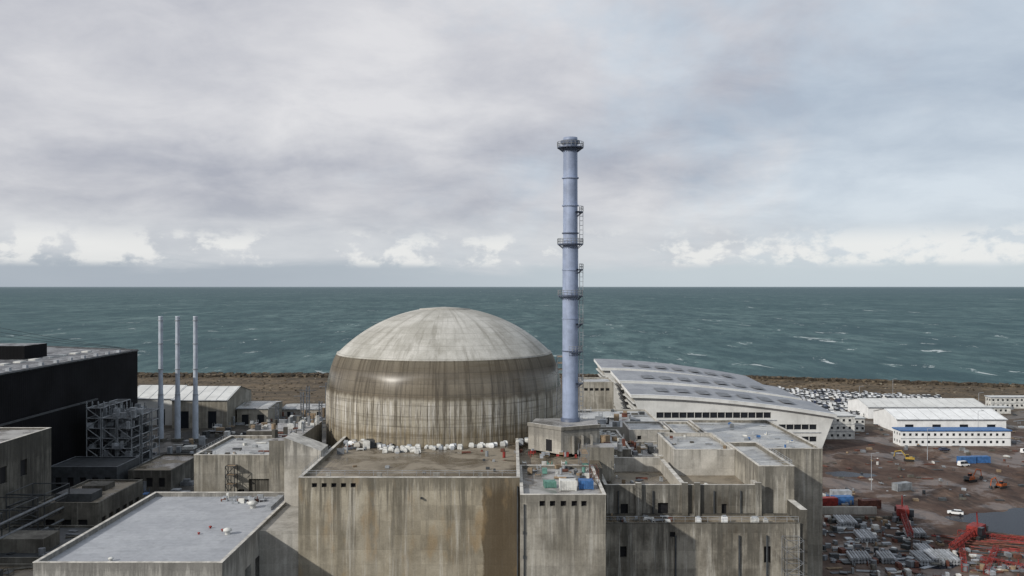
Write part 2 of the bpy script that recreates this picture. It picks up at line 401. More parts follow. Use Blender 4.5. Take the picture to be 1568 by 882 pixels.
for i in range(cols+1):
    xx=-1000+2000*i/cols; y,z,fd=interp(xx)
    for j in range(rows+1):
        t=j/rows
        if t<.7:
            k=t/.7; yy=y-fd*(1-k); h=z*(k**1.3)-.15*(1-k); 
            h+=rr.uniform(-.3,.4)*(min(1,k*4))
        else:
            k=(t-.7)/.3; yy=y+6+34*k; h=z-(z+9)*k*k+rr.uniform(-.4,.4)
        vs.append((xx+rr.uniform(-1,1),yy+rr.uniform(-1,1)*.8,h))
fs=[(i*(rows+1)+j,(i+1)*(rows+1)+j,(i+1)*(rows+1)+j+1,i*(rows+1)+j+1) for i in range(cols) for j in range(rows)]
mb.add(vs,fs,'embankment')
rk=bw['rocks']
for i in range(4600):
    xx=rr.uniform(-330,420); y,z,fd=interp(xx); k=rr.random()**.7
    if rr.random()<.62: k=rr.uniform(.95,1.10)
    yy=y-fd*(1-k); zz=z*(min(k,1)**1.3)+.1
    q=rr.uniform(.35,1.0)*(1.7 if k>.93 else .75)
    v=[(xx+q*sx*rr.uniform(.5,1.1),yy+q*sy*rr.uniform(.5,1.1),zz+q*sz*rr.uniform(.4,.9)) for sx,sy,sz in ((-1,-1,-1),(1,-1,-1),(1,1,-1),(-1,1,-1),(-1,-1,1),(1,-1,1),(1,1,1),(-1,1,1))]
    rk.add(v,[(0,3,2,1),(4,5,6,7),(0,1,5,4),(1,2,6,5),(2,3,7,6),(3,0,4,7)],rr.choice(['rock_a','rock_b','rock_b','rock_a','rock_c']) if k<.9 else rr.choice(['rock_b','rock_b','rock_a']))
bw.done()

# ------------------------------------------------------------ reactor
CX,CY=-16.4,223.4
rb=G('reactor_building',(CX,CY,0))
prof=[(28.5,20),(28.5,36),(28.5,40.5),(28.42,42.3),(28.15,44.3),(27.75,46.2),(27.25,48),(26.65,49.6),(26.0,50.9)]
d=rb['containment_wall']; d.rev(prof,'dome_concrete',n=144)
d=rb['ring_step']; d.rev([(26.0,50.9),(25.95,51.15),(25.55,51.2)],'dome_concrete',n=144)
prof=[]
for i in range(25):
    r=25.55*(1-i/24.0)
    r=max(r,.01); zc=61.9-36.0; prof.append((r,zc+math.sqrt(36.0**2-r*r)-.02))
off=51.2-prof[0][1]; prof=[(r,z+off*(r/25.55)) for r,z in prof]
d=rb['dome_cap']; d.rev(prof,'dome_concrete',n=144)
rb['summit_ring'].rev([(6.2,61.35),(6.15,61.5),(.01,61.95)],'dome_concrete',n=48)
rb.done()

fb=G('fuel_building')
ops=[(x+37.4-.45,x+37.4+.45,31.75,32.5) for x in (-34.6,-32.9,-31.2,-29.5,-27.8)]
block(fb,-37.4,1.35,160,206,0,32.7,'front_concrete','roof_wet',.75,.5,of=ops)
fb['walls'].box(1.355,17.4,176.2,206,0,32.0,'concrete','roof_wet')
ops=[(x-1.4-.45,x-1.4+.45,30.6,31.5) for x in (5,6.7,8.5,10.3,11.9)]
block(fb,1.4,15.5,151,176,0,31.9,'concrete','roof_grey',.6,.45,of=ops)
fb['downpipe'].beam((1.0,159.7,0),(1.0,159.7,32),.16,'dark_steel',8)
fb['downpipe'].beam((2.0,150.8,10),(2.0,150.8,31),.1,'dark_steel',8)
fb['roof_railing'].rail([(-37,186),(-37,161),(0.8,161)],33.6,h=.9,step=2.4,r=.03)
for x in (-33.,-24,-14,-6): fb['upstands'].box(x,x+R.uniform(.4,1.2),162,162.5,32.7,33.9,'concrete_light')
fb['bracket_lamps'].box(-16,-15.7,159.4,159.99,29.8,30.1,'dark_steel')
for z in (26,22,18,14): fb['junction_boxes'].box(1.8,2.2,150.75,150.99,z,z+.5,'dark_steel')
fb.done()
wg=G('stair_wing')
wg['walls'].prism([(-44.6,179),(-37.42,179),(-37.42,186),(-44.6,186)],0,[37.3,34.7,34.7,37.3],'concrete_light','coping')
wg['walls'].box(-44.38,-37.41,160.5,178.99,0,24.0,'concrete_light')
wg['upper_block'].box(-50,-44.7,188.1,215,0,35.2,'concrete','roof_grey')
wg.done()
eq=MB(); clutter(eq,-50,-44.5,189,214,35.2,26,R,SITE,.5,1.6,2.2); eq.obj('rooftop_equipment')
cb=G('chimney_base_building')
fp=[(3.4,192.5),(10.0,186),(18.2,190),(18.6,203),(5.2,203)]
w=cb['walls']; w.prism(fp,32.72,37.6,'concrete_light','roof_grey')
w.prism([(3.2,192.4),(10.0,185.7),(10.4,186.2),(3.7,192.8)],37.602,38.3,'concrete_light','coping')
w.prism([(10.05,185.7),(18.4,189.8),(18.2,190.3),(10.45,186.2)],37.602,38.3,'concrete','coping')
cb['doorway'].prism([(7.0,188.93),(8.2,187.75),(8.3,187.85),(7.1,189.03)],33,35.4,'black')
cb['annex'].box(14,20.5,183.5,188.5,28,34.6,'concrete','roof_grey')
for i in range(3): cb['buttress'].box(12.3+i*1.9,12.7+i*1.9,186.2,188.6,32.73,36.4,'concrete_light')
cb.done()
ch=G('ventilation_chimney',(12.7,199,0))
sh=ch['shaft']; sh.rev([(1.75,37.4),(1.74,52),(1.7,75),(1.6,76),(1.55,98.8),(1.55,99.3),(1.42,99.3),(1.42,97)],'chimney_paint',n=36)
sh.rev([(2.1,37.3),(2.1,38.3),(1.78,38.4)],'chimney_dark',n=36)
for z in (96.6,78.5,76.2,65,52.9,60,70.5,84.5,90.5): sh.ring(0,0,1.5,1.85,z-.12,z+.12,'chimney_dark' if z in(96.6,76.2,65,52.9,78.5) else 'chimney_paint')
pf=ch['platforms']
def plat(z,r0,r1,a0=0,a1=360,n=20):
    pts=[]
    for i in range(n+1):
        a=math.radians(a0+(a1-a0)*i/n); pts.append((math.cos(a),math.sin(a)))
    for (p,q) in zip(pts[:-1],pts[1:]):
        v=[(p[0]*r0,p[1]*r0,z),(p[0]*r1,p[1]*r1,z),(q[0]*r1,q[1]*r1,z),(q[0]*r0,q[1]*r0,z)]
        v+= [(a,b_,c-.22) for a,b_,c in v]
        pf.add(v,[(0,1,2,3),(4,5,6,7),(1,2,6,5)],'chimney_dark')
        for h in (.55,1.1): pf.beam((p[0]*r1,p[1]*r1,z+h),(q[0]*r1,q[1]*r1,z+h),.05,'steel')
        pf.beam((p[0]*r1,p[1]*r1,z),(p[0]*r1,p[1]*r1,z+1.1),.05,'steel')
        pf.beam((p[0]*r0*.9,p[1]*r0*.9,z-1.2),(p[0]*r1,p[1]*r1,z-.1),.05,'chimney_dark')
plat(97.2,1.55,2.85); plat(76.2,1.65,2.8); plat(65,1.7,2.7); plat(52.9,1.7,2.6,-100,100,12)
for z in (83.2,70.7,58.9,46): plat(z,1.6,2.8,-50,40,6)
pf.ring(0,0,1.56,2.1,98.0,98.6,'chimney_dark')
ld=ch['caged_ladder']
for (z0,z1) in ((38,46),(46,53),(52.9,59.5),(65,71.5),(76.2,84.2),(58.9,65)):
    for yy in (-.35,.35): ld.beam((2.0,yy-.3,z0),(2.0,yy-.3,z1),.05,'galv')
    k=z0
    while k<z1:
        ld.beam((2.0,-.65,k),(2.0,.05,k),.04,'galv')
        if int((k-z0)*2)%2==0:
            for a in range(6):
                t0=math.radians(-90+a*30);t1=math.radians(-60+a*30)
                ld.beam((2.0+.75*math.cos(t0),-.3+.45*math.sin(t0),k),(2.0+.75*math.cos(t1),-.3+.45*math.sin(t1),k),.04,'galv')
        k+=.5
    for yy in (-.6,0,-.3): ld.beam((2.72,yy,z0+1),(2.72,yy,z1),.04,'galv')
ch.done()
sf=G('scaffold_stair_tower'); sf['frame'].scaffold(10.2,11.7,207,209,37.6,49.5,'grey_frame',2.0,.05,None); sf['frame'].scaffold(10.6,12.0,212,217,46,50.5,'grey_frame',1.5,.05); sf.done()

bb=MB(); rr=random.Random(5)
def bag(mb,x,y,z,s,m='white_dirty'):
    v=[]
    for k,(h,q) in enumerate(((0,.85),(.25,1.05),(.75,1.0),(1,.7))):
        for sx,sy in ((-1,-1),(1,-1),(1,1),(-1,1)): v.append((x+sx*s*.5*q*rr.uniform(.9,1.1),y+sy*s*.5*q*rr.uniform(.9,1.1),z+h*s*.95))
    f=[(a*4+i,a*4+(i+1)%4,(a+1)*4+(i+1)%4,(a+1)*4+i) for a in range(3) for i in range(4)]+[(12,13,14,15)]
    mb.add(v,f,m)
for i in range(85):
    a=rr.choice([rr.uniform(-48,48),rr.gauss(-28,5),rr.gauss(5,14)]); r=rr.uniform(29.6,32.5)
    bag(bb,CX+r*math.sin(math.radians(a)),CY-r*math.cos(math.radians(a)),32.71,rr.uniform(.5,1.1),rr.choice(['white_dirty','white_dirty','white_paint','galv']))
for i in range(14): bag(bb,rr.uniform(-27,-19),rr.uniform(187,190.5),32.71,rr.uniform(.8,1.2),'white_dirty')
for i in range(12): bag(bb,rr.uniform(-36,-30),rr.uniform(192,200),32.71,rr.uniform(.8,1.3),rr.choice(['white_dirty','concrete_light']))
bb.obj('bulk_bags')
eq=MB()
clutter(eq,-36,-22,186,199,32.71,26,R,SITE,.4,1.6,1.6)
clutter(eq,-10,16,182,190,32.71,26,R,['steel','wood','rust','red_paint','galv'],.3,1.1,1.0)
clutter(eq,2,15,165,180,32.0,34,R,['steel','green_paint','wood','galv','rust','grey_frame','white_dirty','dark_steel'],.3,1.4,1.2)
clutter(eq,-34,0,163,182,32.71,8,R,['steel','wood','dark_steel'],.3,.8,.5)
eq.obj('construction_materials')
def container(name,x,y,z,L,W,H,m,rot=0):
    g=G(name); mb=g['body']; mb.T=Matrix.Translation((x,y,z))@Matrix.Rotation(rot,4,'Z')
    mb.box(-L/2,L/2,-W/2,W/2,.05,H,m)
    n=int(L/.35)
    for i in range(n):
        xx=-L/2+.2+i*(L-.4)/max(1,n-1)
        mb.box(xx-.06,xx+.06,-W/2-.05,-W/2-.002,.2,H-.15,m); mb.box(xx-.06,xx+.06,W/2+.002,W/2+.05,.2,H-.15,m)
    for sx in (-1,1):
        for sy in (-1,1): mb.box(sx*L/2-.1,sx*L/2+.1,sy*W/2-.1,sy*W/2+.1,0,H+.04,m)
    mb.box(L/2+.11,L/2+.14,-.05,.05,.2,H-.2,'dark_steel')
    g.done()
container('shipping_container',9.6,157.5,31.95,2.7,2.0,1.7,'white_dirty')
container('shipping_container',12.8,158.5,31.95,2.3,2,1.5,'blue_paint')
container('shipping_container',6.6,159.5,31.95,1.9,1.6,1.1,'green_paint',.1)
sf=G('scaffold_frame'); sf['frame'].scaffold(14,15.2,160,165,32,35,'rust',1.3,.05,None)
sf['frame'].scaffold(13,14.5,172,178,32.1,36.4,'grey_frame',1.6,.05); sf.done()

# ------------------------------------------------------------ left foreground building
lb=G('flat_roof_building')
ow=[(a,a+3.4,4,19.8,'black') for a in (6,12,18,24,30,36,42)]
block(lb,-73.4,-44.4,140,188,0,23.8,'concrete_left','roof_membrane',.8,.45,orr=ow,depth=2.0)
lb.done()
rv=G('roof_vent')
def vent(x,y,z,s,m='white_dirty'):
    v=rv['vent']; v.rev([(.5*s,z),(.5*s,z+.6*s),(.85*s,z+.7*s),(.85*s,z+1.0*s),(.4*s,z+1.25*s),(.01,z+1.3*s)],m,x,y,14)
for x,y,s_,m_ in ((-49.5,159,.9,'white_dirty'),(-50.5,178,1.1,'white_dirty'),(-63,143.5,.5,'white_dirty'),(-53.8,163,.35,'red_paint'),(-51,161,.35,'red_paint'),(-54.5,159,.3,'red_paint'),(-67.5,141.4,.5,'dark_steel')): vent(x,y,23.8,s_,m_)
rv.done()
pb=MB(); pb.box(-57,-51,183.5,186,23.82,24.2,'steel'); clutter(pb,-58,-48,181,187,23.8,18,R,['steel','galv','white_dirty','rust'],.4,1.3,1.2)
pb.box(-47.6,-46.4,176,186,23.82,24.5,'galv'); pb.obj('roof_ductwork')
ml=G('auxiliary_building')
block(ml,-69.6,-50.05,200,226,0,29.4,'concrete','roof_light',.6,.5,of=[(9.5,11,21,22.5),(12,17,22,24.8,'concrete_dark')])
ml['stair'].scaffold(-62,-60,197.6,199.6,20,28,'dark_steel',2,.09)
ml['upper'].box(-66,-52,227,240,0,31,'concrete_dark','roof_grey')
ml.done()
eq=MB(); clutter(eq,-68.5,-50.5,202,225,29.4,20,R,SITE,.4,1.5,.9); clutter(eq,-66,-52,228,240,31,20,R,SITE,.5,2,1.8); 
eq.rail([(-69.3,225),(-69.3,200.5),(-50.3,200.5)],30.0,h=1); eq.obj('rooftop_equipment')

# ------------------------------------------------------------ turbine hall
th=G('turbine_hall')
fp=[(-150,60),(-154,376),(-240,415),(-300,415),(-300,60)]
th['walls'].prism(fp,0,40.5,'hall_cladding','hall_roof')
th['roof_edge'].beam((-149.9,60,40.6),(-153.9,376,40.6),.45,'dark_steel'); th['roof_edge'].beam((-153.9,376,40.6),(-240,415,40.6),.45,'dark_steel')
th['penthouse'].box(-216,-176,330,346,40.5,45.4,'hall_cladding','hall_roof')
th['penthouse'].box(-200,-162,250,262,40.5,42.0,'hall_cladding','dark_steel')
for i in range(16):
    y=215+i*10; th['roof_vents'].box(-158,-156.8,y,y+1.4,40.5,41.5,'galv')
    th['roof_vents'].box(-172,-169.5,y,y+4,40.5,41.0,'white_dirty')
th['wall_ribs'].box(-150.2,-149.4,200,330,26,26.5,'dark_steel')
th.done()
cl=G('concrete_building')
block(cl,-150,-121,150,240,0,29.4,'concrete_dark','roof_grey',.4,.5,orr=[(30+i*9,33+i*9,20,24) for i in range(6)],depth=.4)
cl.done()
lbx=G('pump_building')
block(lbx,-116,-101,223,250,0,13.6,'concrete_dark','roof_wet',.4,.4,orr=[(2+i*4,4.6+i*4,5,10) for i in range(6)],of=[(2+i*4,4.4+i*4,6,10) for i in range(3)],cop='concrete_dark')
block(lbx,-118,-96,190,216,0,10,'concrete_dark','dark_steel',.4,.4,orr=[(2+i*4,4.6+i*4,3,7.5) for i in range(6)],of=[(2+i*4,4.6+i*4,4,8) for i in range(5)],cop='concrete_dark')
block(lbx,-116,-90,160,186,0,10,'concrete_dark','roof_wet',.4,.4,orr=[(2+i*4,4.6+i*4,3,7.5) for i in range(6)],of=[(2+i*4,4.6+i*4,4,8) for i in range(5)],cop='concrete_dark')
lbx['roof_plant'].box(-113,-104,226,232,13.6,15.6,'dark_steel'); lbx['roof_plant'].box(-112,-106,238,244,13.6,15,'concrete_dark')
lbx['roof_plant'].box(-113,-100,195,202,10,13,'concrete_dark'); lbx['roof_plant'].box(-110,-98,166,176,10,12.5,'dark_steel')
clutter(lbx['roof_units'],-114,-98,192,214,10.01,26,R,['dark_steel','grey_frame','steel','concrete_dark'],.6,2.4,1.8)
clutter(lbx['roof_units'],-114,-92,162,184,10.01,26,R,['dark_steel','grey_frame','steel','concrete_dark'],.6,2.4,1.8)
lbx.done()
sr=G('steel_pipe_rack')
for y in (170,185,200,215):
    sr['frame'].scaffold(-119,-110,y,y+12,0,18,'dark_steel',3,.16,None)
for k in range(5): sr['pipes'].beam((-109.5,165,4+k*3),(-109.5,225,4+k*3),.3,'grey_frame',10)
sr.done()
ts=G('steel_equipment_tower')
for ix in range(3):
    for iy in range(3):
        ts['frame'].scaffold(-148+ix*5.4,-143.2+ix*5.4,318+iy*9,325+iy*9,0,24.5-ix*1.2,'steel',3.5,.2,'dark_steel')
rr=random.Random(9)
for i in range(80):
    x=rr.uniform(-148,-133);y=rr.uniform(316,340);z=rr.choice([3.5,7,10.5,14,17.5,21]); a=rr.uniform(.8,2.4)
    ts['modules'].box(x,x+a,y,y+a,z+.01,z+rr.uniform(1,2.8),rr.choice(['grey_frame','steel','steel','dark_steel','galv']))
for ix in range(8):
    x=-148+ix*2; ts['insulators'].rev([(.35,24.6),(.15,25),(.35,25.4),(.15,25.8),(.35,26.2),(.1,27)],'steel',x,318,8)
ts.done()
eb=G('electrical_building'); block(eb,-150,-128,296,314,0,8,'dark_steel','dark_steel',.4,.3,of=[(2+i*4,4+i*4,2,5) for i in range(5)],cop='grey_frame'); 
block(eb,-126,-112,300,330,0,6,'concrete_dark','roof_wet',.4,.3,of=[(2+i*4,4+i*4,1,4) for i in range(3)],cop='concrete_dark'); eb.done()
for x in (-151.8,-144.5,-136.8):
    g=G('exhaust_stack'); p=g['pipe']; p.rev([(1.25,0),(1.2,18),(.95,22),(.9,53.5),(.95,53.6),(.95,54),(.7,54)],'chimney_light',x,395,18)
    for z in (20,31,42,52): p.ring(x,395,.8,1.2,z,z+.25,'steel',14)
    g['base'].box(x-2,x+2,393,397,0,1.2,'concrete_dark'); g.done()
def gable(name,x0,x1,y0,y1,h,ridge,wall,roof,axis='x',doors=0,blue=False):
    g=G(name); w=g['walls']; L=x1-x0
    ops=[(L*(k+.3)/doors,L*(k+.3)/doors+min(4,L/doors*.45),0.02,h*.6) for k in range(doors)]
    w.facade((x0,y0),(1,0),L,0,h,ops,(0,1),wall,'glass_dark',.3)
    w.facade((x0,y1),(1,0),L,0,h,[],(0,-1),wall); w.facade((x0,y0),(0,1),y1-y0,0,h,[],(1,0),wall); w.facade((x1,y0),(0,1),y1-y0,0,h,[],(-1,0),wall)
    r=g['roof']; e=.5
    ym=(y0+y1)/2
    r.add([(x0-e,y0-e,h-.1),(x1+e,y0-e,h-.1),(x1+e,ym,ridge),(x0-e,ym,ridge),(x0-e,y1+e,h-.1),(x1+e,y1+e,h-.1)],[(0,1,2,3),(3,2,5,4)],roof)
    for xx in (x0,x1): w.add([(xx,y0,h),(xx,ym,ridge-.1),(xx,y1,h)],[(0,1,2)],wall)
    r.box(x0-e,x1+e,y0-e-.2,y0-e,h-.4,h-.05,'galv')
    n=int(L/5)
    for i in range(n+1):
        xx=x0+L*i/n; r.beam((xx,y0-e,h-.03),(xx,ym,ridge+.05),.08,'galv')
    g.done()
gable('storage_shed',-186,-163,440,475,13,17.5,'white_clad','white_clad','x',2)
gable('storage_shed',-160,-134,430,470,13.5,17.8,'concrete','white_clad','x',2)
gable('storage_shed',-133,-118,442,470,8,9,'concrete','roof_light','x',2)
gable('storage_shed',-118,-95,470,490,4,5,'concrete_light','roof_light','x',3)
cg=MB(); clutter(cg,-140,-92,330,480,0,140,R,SITE,1,5,4); clutter(cg,-150,-60,235,330,0,130,R,SITE+['rust','blue_paint'],.8,4,3); 
clutter(cg,-104,-78,190,300,0,80,R,SITE+['red_paint'],.6,2.5,2); clutter(cg,-108,-92,235,262,0,40,R,SITE,1,3,3); cg.obj('site_materials')
lm=G('lattice_mast')
for (x,y,h) in ((-96,430,20),(-101,440,16),(-88,420,14),(-92,455,19),(-108,420,13)):
    lm['mast'].lattice((x,y,0),(x,y,h),1.3,8,.12,'grey_frame'); lm['crossarm'].beam((x-4,y,h-2),(x+4,y,h-2),.15,'grey_frame')
lm.done()
pl=MB()
for k in range(3):
    a=Vector((-238-k*6,300,70-k*3));b_=Vector((-158,374,41.5))
    for i in range(16):
        t0=i/16;t1=(i+1)/16; p=a.lerp(b_,t0);q=a.lerp(b_,t1); p.z-=9*t0*(1-t0);q.z-=9*t1*(1-t1); pl.beam(p,q,.06,'dark_steel',caps=False)
pl.obj('power_line')

# ------------------------------------------------------------ right auxiliary complex
ax=G('nuclear_auxiliary_building')
block(ax,15.52,52,165,171.9,0,23.8,'concrete_aux','roof_wet',.35,.3,of=[(13,14,21.6,22.6),(30,31.2,17,20),(4,5.2,18,20)],cop='concrete_dark')
w=ax['walls']
w.facade((17.45,172),(1,0),29.35,23,29.0,[(3,4.4,24,26),(10,12,23.9,26.2),(22,23,24,26)],(0,1),'concrete_well','black',.5)
w.box(17.45,46.8,172.6,205,0,27.2,'concrete_well','roof_wet')
p=ax['parapet']
p.box(17.45,46.8,172.003,172.58,27.2,29.6,'concrete_well','coping'); p.box(17.45,18.1,172.6,200,27.21,29.4,'concrete_light','coping')
p.box(31.8,32.7,172.6,197,27.21,29.8,'concrete_light','coping'); p.box(45.9,46.8,172.6,176,27.21,29.7,'concrete_light','coping')
p.box(18.1,31.8,196,196.7,27.21,30.2,'concrete_light','coping')
for x in (23.2,31.9,34.2,45.7): ax['pilasters'].box(x,x+1.1,171.3,171.99,23.9,30.1,'concrete_well','coping')
block(ax,46.85,53.6,173.5,200,0,32.0,'concrete','roof_light',.8,.45,of=[(5.6,6.4,22,24)])
block(ax,34,46.8,192.1,214,0,31.9,'concrete_light','roof_light',.7,.45)
block(ax,46.85,68,200.1,243,0,30.8,'concrete','roof_light',.6,.5,of=[(8,9.2,20,23),(13,14,12,15)])
block(ax,40,46.8,214.1,243,0,30.4,'concrete','roof_light',.5,.4)
ax['tower'].box(53.7,57.5,190,200,0,28,'concrete_dark','roof_grey')
ax['side_wall_recess'].box(52.2,53.5,165.5,173.4,0,26.5,'concrete_dark','coping')
lbm='ledge_boxes'
for (a,b_,c,d_,m_) in ((33.5,34.4,166,24.8,'white_paint'),(38.2,39.2,166,25.0,'white_paint'),(43.5,44.9,166,24.8,'white_dirty'),(45.8,46.6,166,24.5,'white_dirty')):
    ax[lbm].box(a,b_,c,c+1,23.82,d_,m_); ax[lbm].box(a+.2,b_-.2,c+.2,c+.8,d_+.003,d_+.25,'galv')
for x in (29.5,41,46): ax['downpipes'].beam((x,164.8,5),(x,164.8,22),.18,'dark_steel',8)
for x in (20,26.5,38,43): ax['downpipes'].beam((x,171.8,23.9),(x,171.8,28.5),.14,'dark_steel',8)
ax['railing'].rail([(17,165.3),(51.8,165.3)],24.3,h=1.,step=2,r=.03); ax['railing'].rail([(47,174),(53.3,174),(53.3,199)],32.9,h=.9,step=2)
ax.done()
st=G('scaffold_stair_tower'); st['frame'].scaffold(48.6,51.6,161.5,164.5,2,22,'grey_frame',2,.06,None); st.done()
mi=G('service_building')
block(mi,17.5,27,207,235,0,29.6,'concrete','roof_light',.4,.4); block(mi,27.1,39.8,205.2,225,0,28.2,'concrete','roof_grey',.5,.4,of=[(2,4,25,27),(6,9,25,27)])
block(mi,29,39,226,240,0,31,'concrete_light','roof_light',.4,.4,of=[(2,3,29,30)])
block(mi,20,44,262,300,0,26,'concrete_light','roof_light',.5,.4,of=[(3+i*4,5+i*4,22.5,24) for i in range(5)])
block(mi,31,45,405,425,0,24,'concrete','roof_light',.5,.4,of=[(1+i*2.4,2.6+i*2.4,20.6,21.8) for i in range(5)])
mi.done()
eq=MB(); clutter(eq,18,27,207,234,29.6,34,R,SITE,.5,2,2); clutter(eq,27.5,39,206,224,28.2,40,R,SITE,.5,2,1.8)
clutter(eq,19,31,176,195,27.2,10,R,SITE,.3,1,.8); clutter(eq,33.5,45,176,190,27.2,5,R,SITE,.3,.9,.6); clutter(eq,48,67,203,242,30.8,22,R,['galv','blue_paint','white_dirty','steel'],.3,1.2,1)
clutter(eq,35,46,193,213,31.9,8,R,SITE,.3,.9,.7); clutter(eq,21,43,263,299,26,30,R,SITE,.5,2.5,2.2); clutter(eq,17.8,22,190,204,29.0,14,R,SITE+['red_paint'],.5,1.5,2.5)
clutter(eq,17,30,165.6,171,23.8,20,R,SITE,.3,1,.8)
eq.obj('rooftop_equipment')

# ------------------------------------------------------------ curved roof building
cv=G('curved_roof_building')
def bay(y0,y1,xl,zl,xr,zr):
    n=24; th_=1.3; rf=cv['roof_shells']; pts=[]
    for i in range(n+1):
        s_=i/n; pts.append((xl+(xr-xl)*s_, zl+(zr-zl)*(s_**1.7)))
    for (a,b_) in zip(pts[:-1],pts[1:]):
        tilt=1.2
        v=[(a[0],y0-1.5,a[1]),(b_[0],y0-1.5,b_[1]),(b_[0],y1,b_[1]+tilt),(a[0],y1,a[1]+tilt)]
        v+=[(p_[0],p_[1],p_[2]-th_) for p_ in v]
        rf.add(v,[(0,1,2,3)],'roof_shell'); rf.add(v,[(4,5,6,7),(0,1,5,4),(3,2,6,7)],'white_clad')
        rf.add([(a[0],y0-1.6,a[1]+.03),(b_[0],y0-1.6,b_[1]+.03),(b_[0],y0-.4,b_[1]+.09),(a[0],y0-.4,a[1]+.09)],[(0,1,2,3)],'white_paint')
    a=pts[0]; rf.add([(a[0],y0-1.5,a[1]),(a[0],y1,a[1]+1.2),(a[0],y1,a[1]-.1),(a[0],y0-1.5,a[1]-1.3)],[(0,1,2,3)],'white_paint')
    zt=lambda x: zl+(zr-zl)*(max(0,min(1,(x-xl)/(xr-xl)))**1.7)-th_
    F=cv['facade']; xb=xl+9.5; xe=xr-6
    xm=xr-24; H1=zt(xm)-.4
    ops=[];k=0
    while xb+1+k*3.1+2.95<xm-.5:
        a0=1+k*3.1
        for (za,zb) in ((13.6,15.9),(8.9,11.1),(4,5.8)): ops.append((a0,a0+2.95,za,zb))
        k+=1
    F.facade((xb,y0),(1,0),xm-xb,0,H1,ops,(0,1),'white_clad','glass_dark',.5)
    ops=[(1+k*3.1,3.95+k*3.1,za,za+2.1) for k in range(5) for za in (8.9,4)]
    H2=zt(xe)-.4
    F.facade((xm,y0),(1,0),xe-xm,0,H2,ops,(0,1),'white_clad','glass_dark',.5)
    st=12
    for i in range(st):
        x0_=xb+(xe-xb)*i/st; x1_=xb+(xe-xb)*(i+1)/st
        for q0,q1,h in ((max(x0_,xb),min(x1_,xm),H1),(max(x0_,xm),min(x1_,xe),H2)):
            if q1>q0: F.add([(q0,y0,h),(q1,y0,h),(q1,y0,zt(q1)),(q0,y0,zt(q0))],[(0,1,2,3)],'white_clad')
    F.box(xb,xm,y0-.3,y0-.01,12.6,12.85,'galv'); F.box(xb,xe,y0-.3,y0-.01,7.6,7.85,'galv')
    F.add([(xl+1,y0,zt(xl+1)),(xb,y0,0),(xb,y0,zt(xb))],[(0,1,2)],'white_clad')
    F.add([(xl+1,y0,zt(xl+1)),(xb,y0,0),(xb,y1,0),(xl+1,y1,zt(xl+1)+1.2)],[(0,1,2,3)],'concrete_light')
    F.add([(xr-.6,y0,zt(xr)),(xe,y0,0),(xe,y0,zt(xe))],[(0,1,2)],'white_clad')
    F.add([(xr-.6,y0,zt(xr)),(xe,y0,0),(xe,y1,0),(xr-.6,y1,zt(xr))],[(0,1,2,3)],'white_clad')
    z0=zt(xl+1)
    for k in range(1,9):
        t_=k/9; xx=xl+1+(xb-xl-1)*t_-.25; zz=z0*(1-t_)
        cv['louvres'].box(xx-.6,xx+.2,y0+.3,y1-.3,zz-.2,zz+.35,'white_clad')
        if k%2: cv['louvres'].box(xx+.1,xx+.5,y0+1,y1-1,zz-1.3,zz-.5,'glass_dark')
    for k in range(7):
        xx=xl+12+k*(xr-xl-22)/7; j=int((xx-xl)/(xr-xl)*n); zz=pts[j][1]
        cv['roof_skylights'].add([(xx,y0+8,zz+.5),(xx+5,y0+8,pts[min(n,j+1)][1]+.6),(xx+5,y0+18,pts[min(n,j+1)][1]+.95),(xx,y0+18,zz+.95)],[(0,1,2,3)],'grey_frame')
bay(370,401,48,23.2,131,15.2)
bay(405,441,47.5,25.2,128,17.2)
bay(446,486,43.5,27.2,124,18.2)
cv.done()
def prefab(name,x0,x1,y0,y1,floors,roofm,wall='white_dirty',fh=3.0,band=None):
    g=G(name); H=floors*fh; w=g['walls']
    def opsf(L):
        o=[]
        for f in range(floors):
            k=.8
            while k+1.3<L:
                o.append((k,k+1.1,f*fh+1.1,f*fh+2.2)); k+=2.6
        return o
    w.facade((x0,y0),(1,0),x1-x0,0,H,opsf(x1-x0),(0,1),wall,'glass_dark',.12)
    w.facade((x0,y0),(0,1),y1-y0,0,H,opsf(y1-y0),(1,0),wall,'glass_dark',.12)
    w.facade((x1,y0),(0,1),y1-y0,0,H,[],(-1,0),wall); w.facade((x0,y1),(1,0),x1-x0,0,H,[],(0,-1),wall)
    g['roof'].box(x0-.4,x1+.4,y0-.4,y1+.4,H+.003,H+.45,roofm,'white_clad' if roofm!='blue_paint' else 'blue_paint')
    for f in range(1,floors): g['trim'].box(x0-.05,x1+.05,y0-.08,y0-.002,f*fh-.1,f*fh+.12,'steel' if not band else band)
    g.done()
prefab('prefab_office',133.5,150,400,412,3,'steel','white_dirty',3.3)
prefab('prefab_office',152,162,420,430,2,'steel','white_dirty')
prefab('prefab_office',163,209,383,391,2,'blue_paint','white_paint',3.1)
gable('warehouse',176,226,418,445,6.2,9.2,'white_paint','white_paint','x',4)
gable('warehouse',180,240,462,490,6,8.6,'white_paint','white_clad','x',4)
prefab('prefab_office',232,262,480,486,1,'steel','white_dirty')
prefab('prefab_office',262,284,500,506,2,'galv','white_dirty')
prefab('prefab_office',218,228,352,356,1,'rust','concrete_light')

